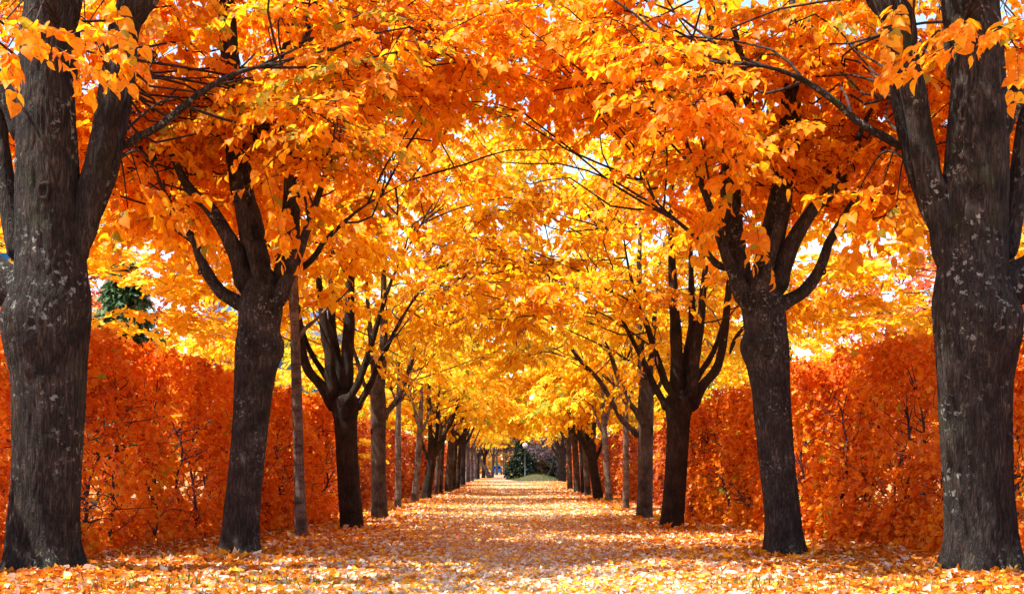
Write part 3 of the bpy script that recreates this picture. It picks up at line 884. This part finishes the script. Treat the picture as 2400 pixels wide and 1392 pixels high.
# ------------------------------------------------------------------ trees beyond the hedges
BIG = np.array([(0, 0, 1.5), (.4, 0, 2.5), (-.4, .2, 2.6), (.1, -.5, 3.0), (0, .5, 3.5), (.2, 0, 4.5), (-.2, .1, 5.5), (0, 0, 6.8), (1.0, .4, 4), (-1, -.4, 4.2), (.3, 1, 4.6), (-.3, -1, 4.8)], float)
BPROTO = {}
for k, (key, sz) in enumerate((('yellow', .15), ('red', .13), ('lime', .13), ('gold', .15), ('mauve', .13))):
    mb = MB()
    crown(mb, BIG, 0, 0, 3.4, 3.4, 1.6, 9.2, 80, 8, 11, sz, 1200 + k, lowbias=1.0, edge_drop=.2, tpl=MAPLE if key in ('yellow', 'red') else LINDEN, tr=.006)
    o = mb.build('crown', [M[key], M['twig']])
    BPROTO[key] = o.data
    bpy.data.objects.remove(o)


def back_tree(name, x, y, key, label, s=1.0, sz=1.0, seed=0, zoff=0.0, bark='bark_grey', rad=.14):
    r = np.random.default_rng(seed + 500)
    t = thing(name, (x, y, 0), label, 'tree', 'trees standing behind the hedges')
    mb = MB()
    P = smooth_path([(0, 0, -.1), (.05, 0, 1), (-.05, .05, 2.5), (.05, 0, 4.5), (0, 0, 7)], 16)
    P[:, 2] *= s * sz
    mb.tube(P, np.linspace(rad, .03, 16), 10)
    mb.build('trunk', M[bark], t, True)
    c = bpy.data.objects.new('crown', BPROTO[key])
    COL.objects.link(c)
    c.parent = t
    c.location = (0, 0, zoff)
    c.rotation_euler = (0, 0, r.uniform(0, 6.28))
    c.scale = (s, s, s * sz)
    return t


n = 0
for s in (-1, 1):
    sd = ROW[s]
    for nm, x, y, key, lab, sc, sz, zo in (
            ('maple_tree', 7.2, 20.5, 'yellow', 'bright yellow tree behind the %s hedge between first and second big trunks', 1.0, .62, 1.9),
            ('maple_tree', 9.4, 31.0, 'red', 'red and orange maple low above the %s hedge top', .85, .75, 0.0),
            ('maple_tree', 8.9, 31.5, 'red', 'low pinkish-red maple just over the %s hedge, nearest behind it', .75, .62, 0.2),
            ('maple_tree', 11.0, 38.0, 'red', 'pinkish maple rising a little higher behind the low red maples on the %s', .9, .85, 0.0),
            ('maple_tree', 13.0, 30.0, 'gold', 'golden tree farthest out behind the near %s hedge', .9, .8, .5),
            ('maple_tree', 6.6, 34.0, 'yellow', 'yellow tree filling the gap between the two %s hedges', .95, .7, .3),
            ('maple_tree', 7.0, 46.0, 'lime', 'yellow-green tree showing beyond the far %s hedge', .8, .8, 0.0),
            ('maple_tree', 8.0, 58.0, 'gold', 'golden tree well behind the middle of the far %s hedge', 1.0, 1.0, .5),
            ('maple_tree', 11.5, 42.0, 'red', 'reddish maple standing back between the golden trees on the %s', 1.0, .9, .3),
            ('maple_tree', 7.5, 76.0, 'gold', 'golden tree at the distant end of the %s hedge', 1.1, 1.0, .3)):
        back_tree(nm, s * x, y, key, lab % sd, sc, sz, n, zo)
        n += 1


# green conifer above the left hedge
def conifer(x, y, h, rad, label, seed, n=1500, z0=.6, key='evergreen', size=.16):
    r = np.random.default_rng(seed)
    t = thing('conifer_tree', (x, y, 0), label, 'tree')
    mb = MB()
    mb.tube(smooth_path([(0, 0, -.1), (.03, 0, h * .5), (0, 0, h)], 10), np.linspace(.12, .02, 10), 8)
    mb.build('trunk', M['bark_dark'], t, True)
    mb = MB()
    k = n // 12
    zz = z0 + (h - z0) * r.random(k)
    a = r.uniform(0, 6.28, k)
    D = np.stack([np.cos(a), np.sin(a), r.uniform(-.1, .25, k)], -1)
    L = rad * (1.05 - (zz - z0) / (h - z0)) * r.uniform(.6, 1.1, k) + .15
    S = np.stack([0 * zz, 0 * zz, zz], -1)
    sprays(mb, S, D, L, 26, size, .25, STRIP if 'evergreen' in key else LINDEN, 1, r)
    mb.build('crown', [M[key], M['twig']], t)
    return t


conifer(-7.35, 27.0, 4.9, 1.25, 'green conifer showing above the left hedge beside the nearest trunk', 5, 6500, 1.6, key='evergreen_light', size=.15)
conifer(.75, 128.0, 3.6, .9, 'dark green conifer rising behind the lamp post at the end of the path', 6, 6000, .3, size=.3)

# ------------------------------------------------------------------ dark shrubs and trees behind the mound
def shrub(x, y, w, h, key, label, seed, n=2600, size=.13):
    r = np.random.default_rng(seed)
    t = thing('shrub', (x, y, 0), label, 'shrub', 'shrubs behind the grassy mound')
    st = MB()
    for k in range(6):
        a = r.uniform(0, 6.28)
        st.tube(smooth_path([(0, 0, -.1), (math.cos(a) * w * .15, math.sin(a) * w * .15, h * .4), (math.cos(a) * w * .35, math.sin(a) * w * .3, h * .85)], 8), np.linspace(.04, .01, 8), 6)
    st.build('stem', M['bark_dark'], t, True)
    mb = MB()
    k = n // 12
    p = unit(r.normal(0, 1, (k, 3))) * (r.random((k, 1)) ** .4)
    S = p * np.array([w / 2, w / 2, h / 2]) + np.array([0, 0, h * .5])
    S[:, 2] = np.maximum(S[:, 2], .1)
    sprays(mb, S, p + np.array([0, 0, .3]), .6, 12, size, .3, LINDEN, 1, r)
    mb.build('foliage', [M[key], M['twig']], t)
    return t


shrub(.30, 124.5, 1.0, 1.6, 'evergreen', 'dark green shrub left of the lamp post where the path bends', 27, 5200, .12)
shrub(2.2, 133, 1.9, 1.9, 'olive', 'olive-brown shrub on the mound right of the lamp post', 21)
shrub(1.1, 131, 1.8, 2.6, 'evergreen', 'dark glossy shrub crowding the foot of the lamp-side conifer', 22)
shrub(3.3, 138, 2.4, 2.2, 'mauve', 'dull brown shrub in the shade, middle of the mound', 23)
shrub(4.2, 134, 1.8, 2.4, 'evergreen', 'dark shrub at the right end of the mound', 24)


def dark_tree(x, y, label, s, seed, curved=False):
    t = thing('bare_tree', (x, y, 0), label, 'tree', 'shady trees behind the grassy mound')
    mb = MB()
    pts = [(0, 0, -.1), (.5, 0, .6), (.85, 0, 1.6), (.75, 0, 2.6), (.5, 0, 3.6)] if curved else [(0, 0, -.1), (.1, 0, 1.2), (-.05, .05, 2.6), (.1, 0, 5)]
    mb.tube(smooth_path(pts, 14), np.linspace(.09 if curved else .16, .03, 14), 8)
    mb.build('trunk', M['bark_pale' if curved else 'bark_dark'], t, True)
    c = bpy.data.objects.new('crown', BPROTO['mauve'])
    COL.objects.link(c)
    c.parent = t
    c.location = (0, 0, 1.2 if curved else .4)
    c.rotation_euler = (0, 0, seed)
    c.scale = (s, s, s)


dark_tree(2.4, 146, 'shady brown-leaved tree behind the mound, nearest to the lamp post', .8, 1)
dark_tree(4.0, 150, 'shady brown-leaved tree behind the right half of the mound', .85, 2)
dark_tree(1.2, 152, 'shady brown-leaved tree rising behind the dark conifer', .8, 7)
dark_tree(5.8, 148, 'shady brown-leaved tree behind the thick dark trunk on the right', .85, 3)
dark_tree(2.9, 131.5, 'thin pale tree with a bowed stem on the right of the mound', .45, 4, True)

# ------------------------------------------------------------------ lamp post
def lamp():
    Y = 123.0
    t = thing('street_lamp', (W(1230.6, 0, Y)[0], Y, 0.12), 'thin green-grey lamp post with a globe head on the grassy mound', 'street lamp')
    mb = MB()
    mb.tube([(0, 0, -.3), (0, 0, .5), (0, 0, .52), (0, 0, 2.62)], [.055, .055, .04, .034], 12)
    mb.build('pole', plain_mat('lamp_paint', (.06, .10, .11), .5), t, True)
    mb = MB()
    n, m = 20, 12
    V = [(.23 * math.sin(math.pi * i / m) * math.cos(2 * math.pi * j / n), .23 * math.sin(math.pi * i / m) * math.sin(2 * math.pi * j / n), 2.87 + .21 * math.cos(math.pi * i / m)) for i in range(m + 1) for j in range(n)]
    mb.add(V, [(i * n + j, (i + 1) * n + j, (i + 1) * n + (j + 1) % n, i * n + (j + 1) % n) for i in range(m) for j in range(n)])
    g, nt, N = new_mat('frosted_globe')
    pb = N('ShaderNodeBsdfPrincipled', Roughness=.15)
    pb.inputs['Base Color'].default_value = (.72, .76, .78, 1)
    pb.inputs['Transmission Weight'].default_value = .35
    out = N('ShaderNodeOutputMaterial')
    nt.links.new(pb.outputs[0], out.inputs[0])
    mb.build('globe', g, t, True)
    mb = MB()
    mb.tube([(0, 0, 2.58), (0, 0, 2.62), (0, 0, 2.68), (0, 0, 2.70)], [.06, .16, .19, .15], 16)
    mb.build('collar', plain_mat('collar_paint', (.08, .16, .17), .5), t, True)
    mb = MB()
    mb.tube([(0, 0, 2.7), (0, 0, 2.85), (0, 0, 2.92)], [.03, .05, .02], 10)
    mb.build('bulb', plain_mat('bulb_glass', (.7, .45, .2), .4), t, True)


lamp()

# ------------------------------------------------------------------ blue houses glimpsed beyond, and the blue car
def house(x0, x1, y0, y1, zw, zr, label):
    t = thing('house', ((x0 + x1) / 2, (y0 + y1) / 2, 0), label, 'house')
    ax, ay = (x1 - x0) / 2, (y1 - y0) / 2
    mb = MB()
    mb.box(-ax, ax, -ay, ay, -.1, zw)
    mb.build('wall', plain_mat('blue_render', (.04, .22, .42), .7, var=.2, scale=2), t)
    mb = MB()
    e = .4
    V = [(-ax - e, -ay - e, zw + .01), (ax + e, -ay - e, zw + .01), (ax + e, ay + e, zw + .01), (-ax - e, ay + e, zw + .01), (-ax - e, 0, zr), (ax + e, 0, zr)]
    mb.add(V, [(0, 1, 5, 4), (2, 3, 4, 5)])
    mb.add(V, [(0, 4, 3), (1, 2, 5)])
    mb.add(V, [(0, 3, 2, 1)])
    mb.build('roof', plain_mat('dark_blue_roof', (.03, .06, .14), .5), t)
    for wx in np.arange(-ax + 1.0, ax - .6, 2.2):
        for wz in (1.0, 3.8):
            if wz + 1.3 < zw:
                f = MB()
                for b in ((-.5, -.42, 0, 1.3), (.42, .5, 0, 1.3), (-.42, .42, 0, .08), (-.42, .42, 1.22, 1.3)):
                    f.box(wx + b[0], wx + b[1], -ay - .05, -ay - .003, wz + b[2], wz + b[3])
                fo = f.build('window', plain_mat('white_frame', (.7, .7, .7)), t)
                g = MB()
                g.box(wx - .42, wx + .42, -ay - .03, -ay - .004, wz + .08, wz + 1.22)
                g.build('pane', plain_mat('window_glass', (.05, .07, .09), .1), fo)


house(-24.0, -14.2, 39.5, 47.0, 7.6, 10.0, 'teal-blue house peeping past the left edge of the nearest left trunk')
house(-10.2, -6.6, 47.5, 53.0, 5.3, 7.2, 'small blue house behind the red maple left of the second left trunk')


def car():
    Y = 226.0
    t = thing('parked_car', (W(1163.5, 0, Y)[0], Y, 0.0), 'small blue car parked beyond the pale trunk in the far field', 'car')
    prof = [(-.85, .3), (.85, .3), (.88, .75), (.82, .95), (.66, 1.42), (.5, 1.5), (-.5, 1.5), (-.66, 1.42), (-.82, .95), (-.88, .75)]
    ys = [(-1.9, .88), (-1.7, 1.0), (.9, 1.0), (1.9, .7)]
    mb = MB()
    V = [(x, y, z if (z < .8 or s == 1.0) else .3 + (z - .3) * s) for y, s in ys for x, z in prof]
    k = len(prof)
    mb.add(V, [(i * k + j, i * k + (j + 1) % k, (i + 1) * k + (j + 1) % k, (i + 1) * k + j) for i in range(3) for j in range(k)])
    mb.add(V, [list(range(k))[::-1]])
    mb.add(V, [[3 * k + j for j in range(k)]])
    mb.build('body', plain_mat('blue_car_paint', (.02, .11, .36), .3), t)
    for x in (-.78, .78):
        for y in (-1.25, 1.25):
            w = MB()
            w.tube([(x - .1, y, .31), (x + .1, y, .31)], [.31, .31], 16)
            w.add([(x - .1, y + .31 * math.cos(a * math.pi / 8), .31 + .31 * math.sin(a * math.pi / 8)) for a in range(16)], [list(range(16))])
            w.build('wheel', plain_mat('tyre_rubber', (.03, .03, .03), .8), t)
    w = MB()
    w.box(-.58, .58, -1.90, -1.80, .98, 1.26)
    w.build('rear_window', plain_mat('car_glass', (.04, .05, .06), .1), t)
    for x in (-.75, .75):
        l = MB()
        l.box(x - .09, x + .09, -1.96, -1.86, .7, .9)
        l.build('tail_light', plain_mat('tail_red', (.5, .02, .02), .3), t)


car()

# ------------------------------------------------------------------ ground
def sheet(name, xs, ys, zf, mat):
    X, Yy = np.meshgrid(xs, ys, indexing='ij')
    Z = np.vectorize(zf)(X, Yy)
    nx, ny = X.shape
    mb = MB()
    i = np.arange(nx - 1)[:, None] * ny
    j = np.arange(ny - 1)[None]
    Q = np.stack([i + j, i + ny + j, i + ny + j + 1, i + j + 1], -1).reshape(-1, 4)
    mb.add(np.stack([X, Yy, Z], -1).reshape(-1, 3), Q)
    return tag(mb.build(name, mat, None, True), kind='structure')


def gz(x, y):
    f = min(1.0, max(0.0, (abs(x) - 2.0) / 1.2))
    if y > 90 or abs(x) > 12:
        return 0.0
    return .03 * f * noise.noise(Vector((x * .9, y * .5, 0)))


sheet('ground', np.concatenate([[-900, -300, -80, -30], np.arange(-12, 12.1, .4), [30, 80, 300, 900]]),
      np.concatenate([[-300, -60, 0], np.arange(6, 92, .7), [100, 200, 400, 900]]), lambda x, y: gz(x, y), M['litter'])
sheet('path', np.linspace(-1.9, 1.9, 14), np.concatenate([np.arange(2, 90, 1.5), [100, 120, 150, 190]]), lambda x, y: .006, M['gravel'])


def mound():
    mb = MB()
    n, m = 36, 10
    V = [(0, 0, .46)]
    for k in range(1, m + 1):
        q = k / m
        for j in range(n):
            a = 2 * math.pi * j / n
            w = 1 + .06 * math.sin(3 * a + 1)
            V.append((q * w * 2.6 * math.cos(a), q * w * 22 * math.sin(a), .46 * (math.cos(q * math.pi) + 1) / 2 - .02 * (k == m)))
    Q = [(1 + (k - 1) * n + j, 1 + k * n + j, 1 + k * n + (j + 1) % n, 1 + (k - 1) * n + (j + 1) % n) for k in range(1, m) for j in range(n)]
    mb.add(V, Q)
    mb.add(V, [(0, 1 + j, 1 + (j + 1) % n) for j in range(n)])
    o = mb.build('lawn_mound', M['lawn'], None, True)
    o.location = (2.05, 126, 0)
    tag(o, kind='structure')


mound()
o = sheet('field', np.linspace(-14, -1.0, 8), np.linspace(146, 235, 8), lambda x, y: .012, M['field'])

# ------------------------------------------------------------------ fallen leaves, grass
def fallen():
    r = np.random.default_rng(91)
    Ys = 9.6 + (104 - 9.6) * r.random(260000) ** 2.4
    half = 4.6
    X = r.uniform(-half, half, len(Ys))
    dens = np.where(np.abs(X) < 1.3, .62, 1.0)
    k = r.random(len(Ys)) < dens
    X, Ys = X[k], Ys[k]
    lim = np.where(Ys < 26, 5.75 - (Ys - 10.8) * .18 + .1, 3.6)
    k = np.abs(X) < lim
    X, Ys = X[k], Ys[k]
    m = len(X)
    pile = np.exp(-((np.abs(X) - 4.1) ** 2 / .5 + (Ys - 12.4) ** 2 / 1.0)) * .05
    z = np.array([gz(a, b) for a, b in zip(X, Ys)]) + .012 + r.random(m) * .03 + pile * r.random(m)
    pos = np.stack([X, Ys, z], -1)
    a = r.uniform(0, 6.28, m)
    tilt = r.normal(0, .35, m)
    d = np.stack([np.cos(a) * np.cos(tilt), np.sin(a) * np.cos(tilt), np.abs(np.sin(tilt))], -1)
    nr = np.array([0, 0, 1.0]) + r.normal(0, .38, (m, 3))
    ctr = np.exp(-(X / 2.1) ** 2)  # paler path middle: pale leaf backs, plus extra light put into the tone
    warm = np.clip(np.array([noise.noise(Vector((a * .8, b * .35, 5.0))) for a, b in zip(X, Ys)]) * .3 + .75 * ctr - .28, -.4, .6)
    tone = np.where(r.random(m) < .14 + .48 * ctr, r.uniform(.66, 1.0, m), (r.uniform(.0, .5, m) + warm * .4).clip(.02, .62))
    mb = MB()
    put_leaves(mb, pos, d, nr, r.uniform(.034, .078, m) * (1 - .35 * ctr) * (1 + .003 * Ys), tone, LINDEN, 0, r.normal(.1, .7, m))
    for bx, by, rad in TRUNKS:             # drifts heaped against the trunks
        k = int(520 * rad / .3)
        a = r.uniform(0, 6.28, k)
        q = rad * .8 + np.abs(r.normal(0, .30, k)) * (rad + .15) / .45
        h = np.maximum(0, .06 - q * .12 + rad * .06) * r.random(k) + .02
        p = np.stack([bx + q * np.cos(a), by + q * np.sin(a), h], -1)
        put_leaves(mb, p, np.stack([np.cos(a), np.sin(a), r.normal(.1, .3, k)], -1) + r.normal(0, .6, (k, 3)), np.array([0, 0, 1.0]) + r.normal(0, .5, (k, 3)),
                   r.uniform(.055, .11, k), np.where(r.random(k) < .2, r.uniform(.66, 1, k), r.uniform(0, .55, k)), LINDEN, 0, r.normal(.1, .7, k))
    tag(mb.build('fallen_leaves', M['fallen']), 'carpet of fallen orange, yellow and pale leaves over path and verges', 'leaves', kind='stuff')


fallen()


def grass():
    r = np.random.default_rng(17)
    C = []
    for s in (-1, 1):
        for cx, cy, n, w in ((2.6, 11.6, 60, .35), (3.3, 11.5, 50, .3), (2.1, 11.7, 40, .25), (3.9, 11.8, 50, .3), (1.75, 11.8, 30, .2), (3.6, 15.2, 25, .12), (4.3, 12.0, 30, .3), (2.9, 12.0, 40, .4)):
            C.append(np.stack([s * cx + r.normal(0, w * 1.5, n * 2), cy + r.normal(0, .3, n * 2), np.full(n * 2, .0)], -1))
    x0, y0 = 3.2, 66.0
    C.append(np.stack([x0 + r.normal(0, .45, 900), y0 + r.normal(0, 1.6, 900), np.zeros(900)], -1))
    q = np.sqrt(r.random(2600))
    a = r.uniform(0, 6.28, 2600)
    C.append(np.stack([2.05 + 2.55 * q * np.cos(a), 126 + 21.5 * q * np.sin(a), .44 * (np.cos(q * math.pi) + 1) / 2], -1))
    P = np.vstack(C)
    m = len(P)
    mb = MB()
    put_leaves(mb, P, np.array([0, 0, 1.0]) + r.normal(0, .35, (m, 3)), r.normal(0, 1, (m, 3)), np.where(P[:, 1] > 90, 1.3, 1.0) * r.uniform(.06, .13, m), r.random(m) * np.where(P[:, 1] > 90, .45, 1),
               (STRIP[0] * np.array([.34, 1, 1]), STRIP[1]), 0)
    tag(mb.build('grass', M['grass']), 'short green grass tufts poking through the fallen leaves', 'grass', kind='stuff')


grass()


# far wood that closes every view
def wood():
    r = np.random.default_rng(33)
    mb = MB()
    n = 26000
    a = r.random(n)
    side = r.random(n)
    X = np.where(side < .5, r.uniform(-70, 70, n), np.where(side < .75, -1, 1) * r.uniform(24, 40, n))
    Yy = np.where(side < .5, r.uniform(246, 275, n), r.uniform(50, 250, n))
    hmax = np.array([7 + 3.5 * noise.noise(Vector((x * .12, y * .05, 4))) for x, y in zip(X, Yy)])
    z = hmax * r.random(n) ** .8
    put_leaves(mb, np.stack([X, Yy, z], -1), r.normal(0, 1, (n, 3)), np.array([0, -.6, .5]) + r.normal(0, .6, (n, 3)), r.uniform(.4, .9, n),
               np.array([noise.noise(Vector((x * .15, y * .1, 9))) for x, y in zip(X, Yy)]) * .5 + .5 + r.normal(0, .1, n), LINDEN, 0)
    wm = leaf_mat('far_wood_leaf', [(0.0, (.06, .08, .03)), (.35, (.25, .17, .03)), (.6, (.6, .24, .02)), (1.0, (.7, .4, .03))])
    tag(mb.build('distant_wood', wm), 'distant mass of autumn woodland closing the view beyond the alley', 'wood', kind='stuff')


wood()

# ------------------------------------------------------------------ light
sun_dir = Vector((-0.38, -0.10, 0.86)).normalized()      # towards the sun
el = math.asin(sun_dir.z)
w = bpy.data.worlds.new('World')
SC.world = w
w.use_nodes = True
nt = w.node_tree
bg = nt.nodes['Background']
sky = nt.nodes.new('ShaderNodeTexSky')
sky.sky_type = 'NISHITA'
sky.sun_disc = False
sky.sun_elevation = el
sky.sun_rotation = math.atan2(sun_dir.x, sun_dir.y)
nt.links.new(sky.outputs[0], bg.inputs[0])
bg.inputs[1].default_value = 0.15
sl = bpy.data.lights.new('sun', 'SUN')
sl.energy = 5.0
sl.angle = R_(.53)
sl.color = (1.0, .93, .82)
so = bpy.data.objects.new('sun', sl)
COL.objects.link(so)
so.rotation_euler = sun_dir.to_track_quat('Z', 'Y').to_euler()

# ------------------------------------------------------------------ camera and view
cd = bpy.data.cameras.new('camera')
cd.lens = 50.0
cd.sensor_width = 36.0
cd.shift_y = (HOR - 696.0) / 2400.0
cd.clip_end = 3000
co = bpy.data.objects.new('camera', cd)
COL.objects.link(co)
co.location = (0, 0, H)
co.rotation_euler = (R_(90), 0, 0)
SC.camera = co
vs = SC.view_settings
vs.view_transform = 'Standard'
vs.look = 'None'
vs.gamma = 1.0
vs.exposure = 1.38
c = SC.cycles
c.max_bounces = 8
c.diffuse_bounces = 5
c.transmission_bounces = 6
c.glossy_bounces = 2
c.use_denoising = True
c.sample_clamp_indirect = 10.0
